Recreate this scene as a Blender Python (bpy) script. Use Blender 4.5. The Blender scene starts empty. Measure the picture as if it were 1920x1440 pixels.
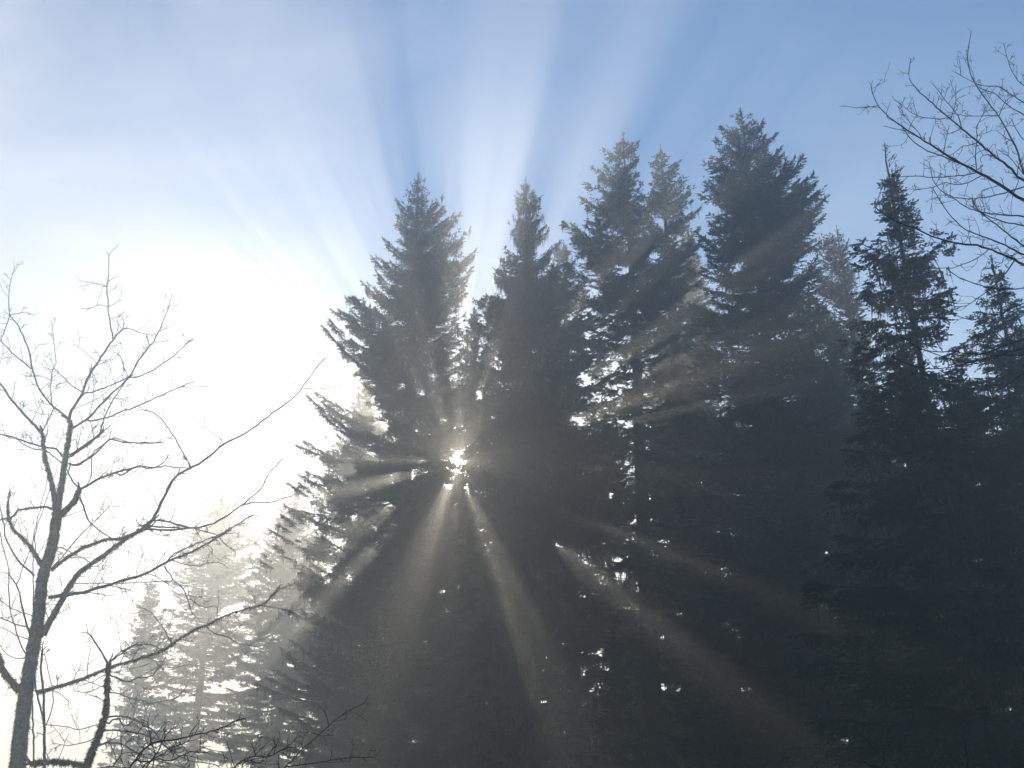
import bpy, math, random
import numpy as np
from mathutils import Vector, Matrix

sc = bpy.context.scene
COL = sc.collection
W, H = 1920.0, 1440.0          # pixel grid of the photograph
PITCH = math.radians(23.0)
FPX = 1884.0
CAMZ = 1.6

# ---------------------------------------------------------------- camera
cam_d = bpy.data.cameras.new('camera')
cam_d.sensor_width = 36.0
cam_d.lens = 36.0 * FPX / W
cam_d.clip_start = 0.05
cam_d.clip_end = 5000
cam = bpy.data.objects.new('camera', cam_d)
cam.location = (0, 0, CAMZ)
cam.rotation_euler = (math.pi / 2 + PITCH, 0, 0)
COL.objects.link(cam)
sc.camera = cam

cp, sp = math.cos(PITCH), math.sin(PITCH)
def ray(px, py):
    a = (px - W / 2) / FPX
    b = (H / 2 - py) / FPX
    return np.array([a, cp - b * sp, sp + b * cp])
def at(px, py, Y):
    d = ray(px, py)
    return np.array([0, 0, CAMZ]) + d * (Y / d[1])
def proj(p):
    x, y, z = p[0], p[1], p[2] - CAMZ
    dep = y * cp + z * sp
    up = -y * sp + z * cp
    return W / 2 + FPX * x / dep, H / 2 - FPX * up / dep, dep

# ---------------------------------------------------------------- sun and sky
SUN_PX = (856, 868)
sd = ray(*SUN_PX); sd = sd / np.linalg.norm(sd)
SUN_EL = math.asin(sd[2])
SUN_AZ = math.atan2(sd[0], sd[1])          # clockwise from +Y
sun_d = bpy.data.lights.new('sun', 'SUN')
sun_d.energy = 4.4
sun_d.angle = math.radians(0.5)
sun_d.color = (1.0, 0.89, 0.72)
sun = bpy.data.objects.new('sun', sun_d)
sun.rotation_euler = Vector(sd).to_track_quat('Z', 'Y').to_euler()
sun.location = (0, 0, 60)
COL.objects.link(sun)

world = bpy.data.worlds.new('World')
sc.world = world
world.use_nodes = True
nt = world.node_tree
nt.nodes.clear()
N = nt.nodes.new; L = nt.links.new
out = N('ShaderNodeOutputWorld')
bg = N('ShaderNodeBackground'); bg.inputs['Strength'].default_value = 0.15
sky = N('ShaderNodeTexSky'); sky.sky_type = 'NISHITA'; sky.sun_disc = False
sky.sun_elevation = SUN_EL; sky.sun_rotation = SUN_AZ
sky.air_density = 1.0; sky.dust_density = 0.1; sky.ozone_density = 1.1
sky.altitude = 500
tc = N('ShaderNodeTexCoord')
# the disc of the sun itself
dot = N('ShaderNodeVectorMath'); dot.operation = 'DOT_PRODUCT'
dot.inputs[1].default_value = tuple(sd)
L(tc.outputs['Generated'], dot.inputs[0])
gt = N('ShaderNodeMath'); gt.operation = 'GREATER_THAN'; gt.inputs[1].default_value = math.cos(math.radians(0.36))
L(dot.outputs['Value'], gt.inputs[0])
bg2 = N('ShaderNodeBackground'); bg2.inputs['Color'].default_value = (1, .96, .88, 1)
mul = N('ShaderNodeMath'); mul.operation = 'MULTIPLY'; mul.inputs[1].default_value = 60
L(gt.outputs[0], mul.inputs[0])
pw = N('ShaderNodeMath'); pw.operation = 'POWER'; pw.inputs[1].default_value = 1400   # bright aureole hugging the sun
L(dot.outputs['Value'], pw.inputs[0])
pm = N('ShaderNodeMath'); pm.operation = 'MULTIPLY_ADD'; pm.inputs[1].default_value = 4.0
L(pw.outputs[0], pm.inputs[0]); L(mul.outputs[0], pm.inputs[2]); L(pm.outputs[0], bg2.inputs['Strength'])
# thin high cloud, a veil with no sharp forms
cn = N('ShaderNodeTexNoise'); cn.inputs['Scale'].default_value = 1.6; cn.inputs['Detail'].default_value = 4
mp = N('ShaderNodeMapping'); mp.inputs['Scale'].default_value = (1, 1, 2.2); mp.inputs['Location'].default_value = (3.1, 0.4, 0)
L(tc.outputs['Generated'], mp.inputs[0]); L(mp.outputs[0], cn.inputs['Vector'])
cr = N('ShaderNodeMapRange'); cr.inputs['From Min'].default_value = .42; cr.inputs['From Max'].default_value = .72
cr.inputs['To Min'].default_value = 0.0; cr.inputs['To Max'].default_value = 0.18
L(cn.outputs['Fac'], cr.inputs['Value'])
cmx = N('ShaderNodeMix'); cmx.data_type = 'RGBA'
cmx.inputs['B'].default_value = (6.3, 6.5, 7.1, 1)
# a bank of bright cloud lies low to the left
dl = N('ShaderNodeVectorMath'); dl.operation = 'DOT_PRODUCT'; dl.inputs[1].default_value = (-.86, .50, .10)
L(tc.outputs['Generated'], dl.inputs[0])
n2 = N('ShaderNodeTexNoise'); n2.inputs['Scale'].default_value = 3.2; n2.inputs['Detail'].default_value = 5; n2.inputs['Distortion'].default_value = .6
m2 = N('ShaderNodeMapping'); m2.inputs['Rotation'].default_value = (.2, .9, .3); m2.inputs['Scale'].default_value = (1, .45, 1.6)
L(tc.outputs['Generated'], m2.inputs[0]); L(m2.outputs[0], n2.inputs['Vector'])
ms_ = N('ShaderNodeMath'); ms_.operation = 'MULTIPLY_ADD'; ms_.inputs[1].default_value = .55
L(n2.outputs['Fac'], ms_.inputs[0]); L(dl.outputs['Value'], ms_.inputs[2])
bk = N('ShaderNodeMapRange'); bk.interpolation_type = 'SMOOTHSTEP'
bk.inputs['From Min'].default_value = .76; bk.inputs['From Max'].default_value = 1.26
bk.inputs['To Min'].default_value = 0.0; bk.inputs['To Max'].default_value = 0.72
L(ms_.outputs[0], bk.inputs['Value'])
mxx = N('ShaderNodeMath'); mxx.operation = 'MAXIMUM'
L(cr.outputs[0], mxx.inputs[0]); L(bk.outputs[0], mxx.inputs[1]); L(mxx.outputs[0], cmx.inputs['Factor']); hs = N('ShaderNodeHueSaturation'); hs.inputs['Saturation'].default_value = 1.62; hs.inputs['Value'].default_value = 1.0
L(sky.outputs[0], hs.inputs['Color']); L(hs.outputs[0], cmx.inputs['A'])
L(cmx.outputs['Result'], bg.inputs['Color'])
add = N('ShaderNodeAddShader')
L(bg.outputs[0], add.inputs[0]); L(bg2.outputs[0], add.inputs[1])
L(add.outputs[0], out.inputs['Surface'])

vs = sc.view_settings
sc.display_settings.display_device = 'sRGB'
vs.view_transform = 'Standard'; vs.look = 'None'; vs.gamma = 1; vs.exposure = -0.02
vs.use_curve_mapping = False
cy = sc.cycles
cy.use_denoising = True
cy.max_bounces = 4; cy.diffuse_bounces = 1; cy.glossy_bounces = 1
cy.transmission_bounces = 2; cy.transparent_max_bounces = 4; cy.volume_bounces = 3
cy.sample_clamp_indirect = 3.0
cy.caustics_reflective = False; cy.caustics_refractive = False

HAZE_DENSITY = 0.0086
HAZE_G = 0.73

# ---------------------------------------------------------------- materials
def mat(name, c1, c2, scale=3.0, rough=0.8, transl=0.0, bump=0.0, spec=0.2, detail=4):
    m = bpy.data.materials.new(name); m.use_nodes = True
    t = m.node_tree; t.nodes.clear()
    o = t.nodes.new('ShaderNodeOutputMaterial')
    b = t.nodes.new('ShaderNodeBsdfPrincipled')
    b.inputs['Roughness'].default_value = rough
    b.inputs['Specular IOR Level'].default_value = spec
    g = t.nodes.new('ShaderNodeNewGeometry')
    n = t.nodes.new('ShaderNodeTexNoise'); n.inputs['Scale'].default_value = scale; n.inputs['Detail'].default_value = detail
    t.links.new(g.outputs['Position'], n.inputs['Vector'])
    r = t.nodes.new('ShaderNodeMapRange'); r.inputs['From Min'].default_value = .35; r.inputs['From Max'].default_value = .65
    t.links.new(n.outputs['Fac'], r.inputs['Value'])
    mx = t.nodes.new('ShaderNodeMix'); mx.data_type = 'RGBA'
    mx.inputs['A'].default_value = (*c1, 1); mx.inputs['B'].default_value = (*c2, 1)
    t.links.new(r.outputs[0], mx.inputs['Factor'])
    t.links.new(mx.outputs['Result'], b.inputs['Base Color'])
    if bump:
        bp = t.nodes.new('ShaderNodeBump'); bp.inputs['Strength'].default_value = bump; bp.inputs['Distance'].default_value = .02
        t.links.new(n.outputs['Fac'], bp.inputs['Height']); t.links.new(bp.outputs[0], b.inputs['Normal'])
    if transl:
        tr = t.nodes.new('ShaderNodeBsdfTranslucent')
        t.links.new(mx.outputs['Result'], tr.inputs['Color'])
        ms = t.nodes.new('ShaderNodeMixShader'); ms.inputs[0].default_value = transl
        t.links.new(b.outputs[0], ms.inputs[1]); t.links.new(tr.outputs[0], ms.inputs[2])
        t.links.new(ms.outputs[0], o.inputs['Surface'])
    else:
        t.links.new(b.outputs[0], o.inputs['Surface'])
    return m

M_fir = mat('fir_needles', (.036, .066, .030), (.062, .105, .042), .9, .7, .25)
M_spruce = mat('spruce_needles', (.026, .054, .036), (.050, .088, .052), 1.1, .7, .2)
M_dry = mat('hanging_twigs', (.060, .060, .040), (.10, .095, .065), 2., .8, .15)
M_bark = mat('conifer_bark', (.050, .042, .036), (.10, .085, .07), 9, .9, bump=.6)
M_grey = mat('grey_bark', (.24, .225, .215), (.42, .40, .38), 14, .85, bump=.5)
M_dark = mat('dark_twig_bark', (.030, .026, .030), (.060, .05, .055), 14, .75, bump=.3)
M_moss = mat('moss', (.11, .14, .05), (.20, .23, .10), 8, .95, .45)
M_ground = mat('meadow', (.13, .12, .07), (.26, .23, .14), 1.5, .95, bump=.8, detail=9)

# ---------------------------------------------------------------- mesh helpers
def mesh_from(name, co, faces_flat, nper, material, parent=None, smooth=False):
    """co (n,3), faces_flat int array, nper verts per face"""
    me = bpy.data.meshes.new(name)
    co = np.ascontiguousarray(co, dtype=np.float32)
    nf = len(faces_flat) // nper
    me.vertices.add(len(co)); me.vertices.foreach_set('co', co.ravel())
    me.loops.add(nf * nper); me.loops.foreach_set('vertex_index', np.ascontiguousarray(faces_flat, dtype=np.int32))
    me.polygons.add(nf)
    me.polygons.foreach_set('loop_start', np.arange(0, nf * nper, nper, dtype=np.int32))
    me.polygons.foreach_set('loop_total', np.full(nf, nper, dtype=np.int32))
    if smooth: me.polygons.foreach_set('use_smooth', np.ones(nf, dtype=bool))
    me.update(calc_edges=True)
    me.materials.append(material)
    o = bpy.data.objects.new(name, me); COL.objects.link(o)
    if parent: o.parent = parent
    return o

def empty(name, loc, label, cat, group=None):
    o = bpy.data.objects.new(name, None); COL.objects.link(o)
    o.location = loc; o.empty_display_size = .5
    o['label'] = label; o['category'] = cat
    if group: o['group'] = group
    return o

class Tubes:
    """many tapered tubes collected into one mesh"""
    def __init__(s): s.co = []; s.f = []; s.n = 0
    def tube(s, pts, rad, k=6, bump=0.0, rng=None):
        P = np.asarray(pts, float); R = np.asarray(rad, float)
        n = len(P)
        T = np.gradient(P, axis=0); T /= (np.linalg.norm(T, axis=1, keepdims=True) + 1e-9)
        ref = np.array([0, 0, 1.]) if abs(T[:, 2]).mean() < .8 else np.array([1., 0, 0])
        A = np.cross(T, ref); A /= (np.linalg.norm(A, axis=1, keepdims=True) + 1e-9)
        B = np.cross(T, A)
        th = np.arange(k) * 2 * math.pi / k
        rr = R[:, None] * np.ones((n, k))
        if bump and rng is not None: rr = rr * (1 + rng.uniform(-bump, bump, (n, k)))
        ring = P[:, None, :] + rr[:, :, None] * (np.cos(th)[None, :, None] * A[:, None, :] + np.sin(th)[None, :, None] * B[:, None, :])
        i = np.arange(n - 1)[:, None] * k; j = np.arange(k)[None, :]; j2 = (j + 1) % k
        f = np.stack([i + j, i + j2, i + k + j2, i + k + j], -1).reshape(-1, 4) + s.n
        s.co.append(ring.reshape(-1, 3)); s.f.append(f); s.n += n * k
    def build(s, name, m, parent, origin, smooth=True):
        co = np.concatenate(s.co) - origin
        return mesh_from(name, co, np.concatenate(s.f).ravel(), 4, m, parent, smooth)

def blades(P, D, Ln, Wd, rng):
    """one slim triangle per shoot"""
    n = len(P)
    D = D / (np.linalg.norm(D, axis=1, keepdims=True) + 1e-9)
    q = rng.normal(size=(n, 3)); S = np.cross(D, q); S /= (np.linalg.norm(S, axis=1, keepdims=True) + 1e-9)
    co = np.empty((n, 3, 3))
    co[:, 0] = P - S * Wd[:, None] * .5
    co[:, 1] = P + S * Wd[:, None] * .5
    co[:, 2] = P + D * Ln[:, None]
    return co.reshape(-1, 3), np.arange(n * 3)
def rods(P, D, Ln, Wd, rng):
    """blunt four-cornered shoot, two crossing leaves"""
    n = len(P)
    D = D / (np.linalg.norm(D, axis=1, keepdims=True) + 1e-9)
    q = rng.normal(size=(n, 3)); S = np.cross(D, q); S /= (np.linalg.norm(S, axis=1, keepdims=True) + 1e-9)
    S2 = np.cross(D, S)
    co = np.empty((n, 2, 6, 3))
    for k, s in enumerate((S, S2)):
        w = s * Wd[:, None]
        a = P - w * .35; b = P + w * .35
        c = P + D * Ln[:, None] * .55 + w * .5; d = P + D * Ln[:, None] * .55 - w * .5
        e = P + D * Ln[:, None]
        co[:, k, 0] = a; co[:, k, 1] = b; co[:, k, 2] = c
        co[:, k, 3] = d; co[:, k, 4] = c; co[:, k, 5] = e
    co = co.reshape(-1, 3)
    return co, np.arange(len(co))

# ---------------------------------------------------------------- conifers
def norm(v): return v / (np.linalg.norm(v, axis=-1, keepdims=True) + 1e-9)

NOBLE = []
def conifer(kind, label, apex, D, prof, seed, step=.42, per=8, e_top=35, e_low=8, droop=.15,
            shoot=.18, sw=.052, tw_sp=.11, sh_sp=.075, dens=1.0, rag=.34, zlow=None, needles=None,
            trunk_r=None, use_rods=False, hang=0.0, group=None, leader=.6, twig_k=.42, inner=.25, extra=(), lift=1.5, hole=True):
    rng = np.random.default_rng(seed)
    ap = at(apex[0], apex[1], D)
    X0, Y0, ZA = ap[0], D, ap[2]
    ys = np.array([p[0] for p in prof], float); xl = np.array([p[1] for p in prof], float); xr = np.array([p[2] for p in prof], float)
    origin = np.array([X0, Y0, 0.])
    needles = needles or M_fir
    if zlow is None: zlow = 1.0
    if trunk_r is None: trunk_r = .012 * ZA + .05
    root = empty(kind, (X0, Y0, 0), label, 'tree', group)
    # trunk
    tb = Tubes()
    zz = np.concatenate([np.linspace(-.3, ZA * .97, 22), [ZA]])
    wob = np.cumsum(rng.normal(0, .02, (len(zz), 2)), axis=0); wob -= np.linspace(0, 1, len(zz))[:, None] * wob[-1]
    pts = np.stack([X0 + wob[:, 0], Y0 + wob[:, 1], zz], -1)
    frac = np.clip(zz / ZA, 0, 1)
    tb.tube(pts, trunk_r * (1 - frac) ** .85 + .012 + .35 * trunk_r * np.exp(-np.clip(zz, 0, 9) * 1.5), 9, .06, rng)
    tb.build('trunk', M_bark, root, origin)
    # boughs
    wood = Tubes(); SP = []; SD = []; SL = []; SW = []
    HP = []; HD = []; HL = []; HW = []
    z = ZA - leader
    az = rng.uniform(0, 6.28)
    jobs = []
    for (ex, ey) in extra:
        for jj in range(3):
            zt = at(ex, ey + jj * 7, Y0)[2]
            px, py, dep = proj((X0, Y0, zt))
            r = abs(ex - px) * dep / FPX * (1 - .09 * jj)
            a_ = (0 if ex > px else math.pi) + (0, .16, -.18)[jj]
            jobs.append((zt, a_, r))
    while z > zlow:
        ft = 1 - (z / ZA)                          # 0 top .. 1 bottom
        st = step * (0.55 + .9 * min(1, ft * 1.6))
        n = per if ft > .08 else max(4, per - 3)
        nin = int(n * inner) if ft > .06 else 0
        todo = []
        for k in range(n + nin):
            az += 2 * math.pi / n + rng.uniform(-.35, .35)
            zt = z + rng.uniform(-.5, .5) * st
            c, s_ = math.cos(az), math.sin(az)
            px, py, dep = proj((X0, Y0, zt))
            l = np.interp(py, ys, xl); r_ = np.interp(py, ys, xr)
            rl = max(.06, (px - l) * dep / FPX); rr = max(.06, (r_ - px) * dep / FPX)
            side = rr if c > 0 else rl
            mean = min(.5 * (rl + rr), 4.5)
            w = abs(c) ** .7
            r = w * side + (1 - w) * mean * (.72 if ft < .35 else .9)
            if ft < .16: r *= rng.uniform(.62, 1.04)
            r *= 1 - rag * rng.random() ** 1.3 * (1 if rng.random() < .8 else 1.8)
            if k >= n: r *= rng.uniform(.3, .6)
            if r < .05: continue
            todo.append((zt, az, r))
        for (zt, a_, r) in todo + [j for j in jobs if j[0] >= z]:
            c, s_ = math.cos(a_), math.sin(a_)
            e = math.radians(e_low + (e_top - e_low) * (1 - ft) ** 2.2 + rng.normal(0, 5))
            h = np.array([c, s_, 0.])
            rise = r * math.tan(e)
            z0 = min(zt - rise, ZA - .1)
            nseg = 7
            t = np.linspace(0, 1, nseg)
            sag = -hang * r * .22 * np.sin(math.pi * t * .9)
            yawd = rng.normal(0, .06) * r
            sv = np.array([-s_, c, 0])
            ax = np.array([X0, Y0, 0.]) + h * (r * t)[:, None] + sv * (yawd * t * t)[:, None]
            ax[:, 2] = z0 + (zt - z0) * t ** lift + sag
            cut = nseg
            for q_, r_s in SHP:
                vv = ax - q_; ww = vv @ sd
                ins = np.nonzero((vv * vv).sum(1) - ww * ww < r_s * r_s)[0]
                if len(ins): cut = min(cut, ins[0])
            if cut >= 2: wood.tube(ax[:cut], ((.010 + .010 * r) * (1 - t * .85) * (1 if r > 1 else .8))[:cut], 3)
            # twigs
            nt_ = max(3, int(r / (tw_sp * 1.0)))
            tt = np.sort(rng.uniform(.10 if ft < .5 else .18, 1, nt_))
            if dens < 1: tt = tt[rng.random(len(tt)) < dens]
            if len(tt) == 0: continue
            base = np.stack([np.interp(tt, t, ax[:, q]) for q in range(3)], -1)
            tan = norm(np.stack([np.interp(np.clip(tt + .03, 0, 1), t, ax[:, q]) - np.interp(np.clip(tt - .05, 0, 1), t, ax[:, q]) for q in range(3)], -1))
            sidev = norm(np.cross(tan, np.array([0, 0, 1.])))
            for sg in (-1, 1):
                ang = rng.uniform(.55, 1.0, len(tt))
                d = tan * np.cos(ang)[:, None] + sidev * (sg * np.sin(ang))[:, None]
                d[:, 2] += -droop * (1 - .5 * tt) + rng.normal(0, .12, len(tt))
                d = norm(d)
                Lt = np.minimum(r * twig_k, 1.35) * ((1 - tt) ** .7 * .95 + .16) * (1 - np.exp(-tt * 7)) * rng.uniform(.6, 1.15, len(tt)) + .05
                m = max(2, int(Lt.mean() / sh_sp) + 1)
                u = (np.arange(m)[None, :] + rng.random((len(tt), m))) / m
                P = base[:, None, :] + d[:, None, :] * (Lt[:, None] * u)[:, :, None]
                P[:, :, 2] -= (droop * .6 * Lt[:, None] * u ** 2)
                pv = norm(np.cross(d, np.array([0, 0, 1.]) + rng.normal(0, .25, (len(tt), 3))))
                sgn = rng.choice([-1., 1.], (len(tt), m))
                b = rng.uniform(.25, .95, (len(tt), m))
                dd = d[:, None, :] * np.cos(b)[:, :, None] + pv[:, None, :] * (sgn * np.sin(b))[:, :, None]
                dd[:, :, 2] += -droop * .5 + rng.normal(0, .12, (len(tt), m))
                SP.append(P.reshape(-1, 3)); SD.append(dd.reshape(-1, 3))
                ll = shoot * rng.uniform(.6, 1.25, (len(tt), m)) * (1.1 - .35 * u)
                SL.append(ll.ravel()); SW.append((sw * rng.uniform(.8, 1.25, (len(tt), m))).ravel())
                # the twig itself, needled
                SP.append(base); SD.append(d); SL.append(Lt); SW.append(np.full(len(tt), sw * .9))
                if hang > 0:
                    kk = rng.random(len(tt)) < hang * (.3 + 1.0 * ft)
                    nh = kk.sum() * 3
                    if nh:
                        uu = rng.random((kk.sum(), 3))
                        hp = base[kk][:, None, :] + d[kk][:, None, :] * (Lt[kk][:, None] * uu)[:, :, None]
                        HP.append(hp.reshape(-1, 3))
                        hd = rng.normal(0, .10, (nh, 3)); hd[:, 2] = -1
                        HD.append(hd); HL.append(rng.uniform(.25, .9, nh) * (.6 + .4 * hang)); HW.append(rng.uniform(.025, .05, nh) * sw / .05)
        jobs = [j for j in jobs if j[0] < z]
        z -= st
    # leader shoots
    nl = 26
    lz = ZA - rng.random(nl) ** .8 * (leader + .3)
    a = rng.uniform(0, 6.28, nl)
    SP.append(np.stack([np.full(nl, X0), np.full(nl, Y0), lz], -1)); 
    SD.append(np.stack([np.cos(a), np.sin(a), rng.uniform(.5, 1.2, nl)], -1))
    SL.append((.10 + (ZA - lz) * .35) * rng.uniform(.6, 1.2, nl)); SW.append(np.full(nl, sw * .8))
    wood.build('branches', M_bark, root, origin)
    P = np.concatenate(SP); Dd = np.concatenate(SD); Ln = np.concatenate(SL); Wd = np.concatenate(SW)
    if hole:
        keep = sun_keep(P + Dd / np.maximum(np.linalg.norm(Dd, axis=1, keepdims=True), 1e-6) * Ln[:, None] * .5)
        P, Dd, Ln, Wd = P[keep], Dd[keep], Ln[keep], Wd[keep]
    f = (rods if use_rods else blades)(P, Dd, Ln, Wd, rng)
    mesh_from('crown', f[0] - origin, f[1], 3, needles, root)
    if HP:
        P = np.concatenate(HP); Dd = np.concatenate(HD); Ln = np.concatenate(HL); Wd = np.concatenate(HW)
        keep = sun_keep(P + Dd * Ln[:, None] * .5, False)
        f = blades(P[keep], Dd[keep], Ln[keep], Wd[keep], rng)
        mesh_from('hanging_twigs', f[0] - origin, f[1], 3, needles, root)
    return root

# chinks in the foliage that let the sun through
CHINKS = [(856, 856, 10), (864, 848, 7), (848, 862, 6), (856, 886, 9), (850, 896, 7), (868, 868, 6), (842, 878, 5), (872, 888, 5), (868, 878, 4), (858, 902, 4), (846, 842, 3),
          (853, 802, 4), (805, 845, 4), (830, 1110, 6), (862, 1100, 7), (905, 1290, 9), (908, 1318, 11), (905, 1345, 9), (1145, 930, 6),
          (1100, 1040, 15), (1140, 1052, 13), (1165, 1085, 17), (1195, 1100, 12), (1130, 1085, 14), (1020, 1105, 10), (1078, 1110, 9), (1095, 1260, 12),
          (1120, 1290, 11), (1140, 1250, 9), (1200, 1240, 10), (1230, 1290, 12), (1040, 1300, 9), (1040, 1370, 9), (1110, 1390, 9), (1180, 1130, 9),
          (1240, 1190, 9), (1025, 1230, 8), (880, 1180, 6), (980, 1200, 5), (420, 1150, 8), (455, 1180, 8), (500, 1340, 8), (545, 1315, 7), (560, 1050, 7)]
# straight openings along the sun's direction: (px, py) where each pierces the front row, its radius in metres
SHAFTS = [(836, 925, .30), (852, 965, .24), (884, 930, .26), (905, 965, .18), (925, 1050, .20), (800, 1000, .22), (760, 960, .16),
          (1000, 935, .16), (1040, 955, .16), (1062, 1036, .34), (1095, 1075, .40), (1010, 1080, .20), (945, 1130, .20), (1130, 985, .22),
          (1075, 792, .26), (1112, 775, .34), (1150, 800, .22), (1130, 690, .38), (1150, 735, .22), (1190, 850, .24), (1180, 905, .26),
          (1095, 560, .22), (1150, 522, .36), (1214, 500, .28), (1135, 600, .22), (1240, 600, .26), (1120, 480, .20), (1060, 600, .20), (1000, 690, .16),
          (812, 700, .22), (790, 735, .18), (850, 700, .20), (905, 720, .20), (862, 790, .16), (830, 790, .16), (895, 835, .18),
          (760, 820, .20), (790, 862, .16), (770, 890, .22), (730, 900, .26), (705, 800, .34), (690, 860, .26), (720, 965, .26),
          (690, 1040, .34), (640, 1090, .26), (740, 1100, .2), (610, 960, .3), (660, 760, .3), (1080, 880, .18), (1290, 690, .26), (1262, 780, .3),
          (600, 930, .5), (560, 1010, .5), (640, 880, .4), (620, 1050, .4), (665, 980, .35), (520, 1080, .6), (470, 1180, .7), (560, 1200, .45), (620, 830, .4), (640, 740, .35),
          (856, 864, .20), (1230, 430, .3), (1260, 470, .25), (1290, 560, .26), (960, 1080, .16), (990, 1010, .16),
          (652, 682, .24), (642, 622, .2), (690, 560, .2), (704, 604, .24), (668, 648, .18), (722, 520, .18), (745, 450, .16), (845, 470, .18),
          (1108, 385, .2), (1158, 330, .18), (1205, 365, .2), (1362, 300, .2), (1425, 335, .24), (1452, 410, .24), (1010, 480, .16)]
SHP = [(at(a, b, 44.0), r * (1.28 if a > 1100 and b < 950 else 1.5 if a > 990 or b > 1000 else 1.3)) for a, b, r in SHAFTS]
def sun_keep(P, low=True):
    g = np.random.default_rng(99)
    x, y, z = P[:, 0], P[:, 1], P[:, 2] - CAMZ
    dep = y * cp + z * sp
    px = W / 2 + FPX * x / dep; py = H / 2 - FPX * (-y * sp + z * cp) / dep
    k = np.ones(len(P), bool)
    f = g.uniform(.35, 1.3, len(P))
    for cx, cy_, r in CHINKS:
        if cy_ > 950: r = r * 1.35
        if not low and cy_ > 950: continue
        k &= (px - cx) ** 2 + (py - cy_) ** 2 > ((r + 2.5) * f) ** 2
    f = g.uniform(.7, 1.12, len(P))
    for q, r in SHP:
        v = P - q
        w = v @ sd
        d2 = (v * v).sum(1) - w * w
        k &= d2 > ((r + .04) * f) ** 2
    return k

FIRS = 'tall conifers in front of the sun'
conifer('fir_tree', 'tall broad fir whose top stands left of centre, the sun shining through its right flank', (785, 322), 46,
    [(322,784,787),(350,764,808),(375,742,820),(400,742,830),(430,735,858),(460,728,886),(480,714,888),(500,705,882),(540,682,880),(580,655,872),(605,612,880),(640,630,890),(680,648,900),(720,655,900),(760,690,900),(800,700,900),(830,640,905),(860,640,905),(880,600,905),(900,590,910),(950,530,915),(1000,515,920),(1040,500,920),(1100,500,920),(1200,480,920),(1440,500,930)],
    1, extra=[(870,440),(885,480),(850,405),(838,385),(876,520),(828,370),(872,545),(866,455),(605,607),(626,583),(652,562),(678,528),(697,484),(716,447),(742,374),(745,404),(892,466),(880,428),(862,402),(576,738),(600,765),(556,826),(610,818),(562,884),(545,905),(505,985),(482,1040),(886,500),(640,660),(520,950)], hang=.35, e_top=38, e_low=9, lift=1.65, group=FIRS)
conifer('fir_tree', 'slim conifer with a narrow steeple top in the middle of the group', (985, 332), 44,
    [(332,984,987),(365,962,1016),(400,958,1028),(425,953,1030),(445,957,1015),(458,962,1008),(475,932,1040),(500,928,1075),(560,893,1095),(600,888,1105),(650,885,1108),(700,880,1110),(760,880,1130),(800,880,1200),(850,880,1228),(900,880,1236),(950,880,1246),(985,880,1200),(1010,880,1060),(1100,890,1060),(1300,900,1040),(1440,900,1040)],
    2, extra=[(891,560),(906,552),(930,500),(963,405),(966,365),(1020,398),(1030,428),(1050,452),(955,432),(1015,365),(886,600)], hang=.8, e_low=2, needles=M_spruce, group=FIRS, lift=1.3)
conifer('fir_tree', 'tall rounded fir right of centre with a drooping shoulder on its left', (1168, 245), 42,
    [(245,1167,1169),(268,1140,1195),(300,1128,1205),(345,1100,1215),(400,1086,1235),(425,1060,1250),(450,1075,1260),(500,1050,1280),(540,1060,1290),(600,1080,1290),(650,1120,1260),(700,1105,1285),(760,1100,1290),(900,1100,1300),(1000,1120,1310),(1200,1130,1320),(1440,1140,1330)],
    3, extra=[(1058,420),(1085,370),(1098,350),(1112,318),(1128,278),(1200,262),(1198,292),(1075,445)], e_low=10, hang=.2, group=FIRS)
conifer('fir_tree', 'smaller fir top squeezed between the two highest conifers', (1238, 272), 43,
    [(272,1237,1240),(300,1218,1276),(350,1205,1302),(400,1190,1312),(500,1190,1320),(620,1200,1310),(700,1230,1290),(760,1235,1310),(1000,1250,1340),(1440,1260,1380)],
    4, extra=[(1276,300),(1302,350),(1310,392),(1218,305),(1205,345),(1318,450)], e_low=10, hang=.2, group=FIRS)
conifer('fir_tree', 'highest and widest conifer of the group with a dark dense crown', (1388, 200), 36,
    [(200,1387,1390),(228,1348,1430),(260,1342,1465),(290,1330,1462),(310,1325,1500),(330,1308,1525),(375,1325,1545),(400,1310,1535),(430,1300,1528),(480,1290,1530),(560,1290,1560),(640,1275,1590),(700,1275,1610),(760,1232,1610),(840,1195,1610),(900,1245,1610),(960,1255,1610),(1040,1190,1610),(1100,1180,1610),(1150,1250,1610),(1200,1290,1620),(1320,1250,1620),(1440,1240,1620)],
    5, extra=[(1470,285),(1490,300),(1512,332),(1530,360),(1540,410),(1532,450),(1528,500),(1540,540),(1505,380),(1500,430),(1340,262),(1348,236),(1320,308),(1308,330),(1432,232),(1466,275),(1500,312),(1525,345),(1547,376),(1535,395),(1455,250),(1310,362),(1195,842),(1225,770),(1240,905),(1190,1060),(1235,1150),(1250,985),(1245,1330)], e_low=10, step=.36, hang=.15, needles=M_spruce, group=FIRS, lift=1.6)
conifer('fir_tree', 'pale thin crowned fir leaning out behind the right side of the highest conifer', (1568, 422), 39,
    [(422,1566,1570),(455,1515,1592),(500,1500,1612),(560,1500,1622),(640,1470,1625),(720,1480,1640),(900,1490,1740),(1440,1530,1830)],
    6, extra=[(1592,448),(1604,500),(1618,545),(1540,440),(1520,450)], e_top=45, e_low=18, per=9, dens=.95, group=FIRS)
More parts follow.
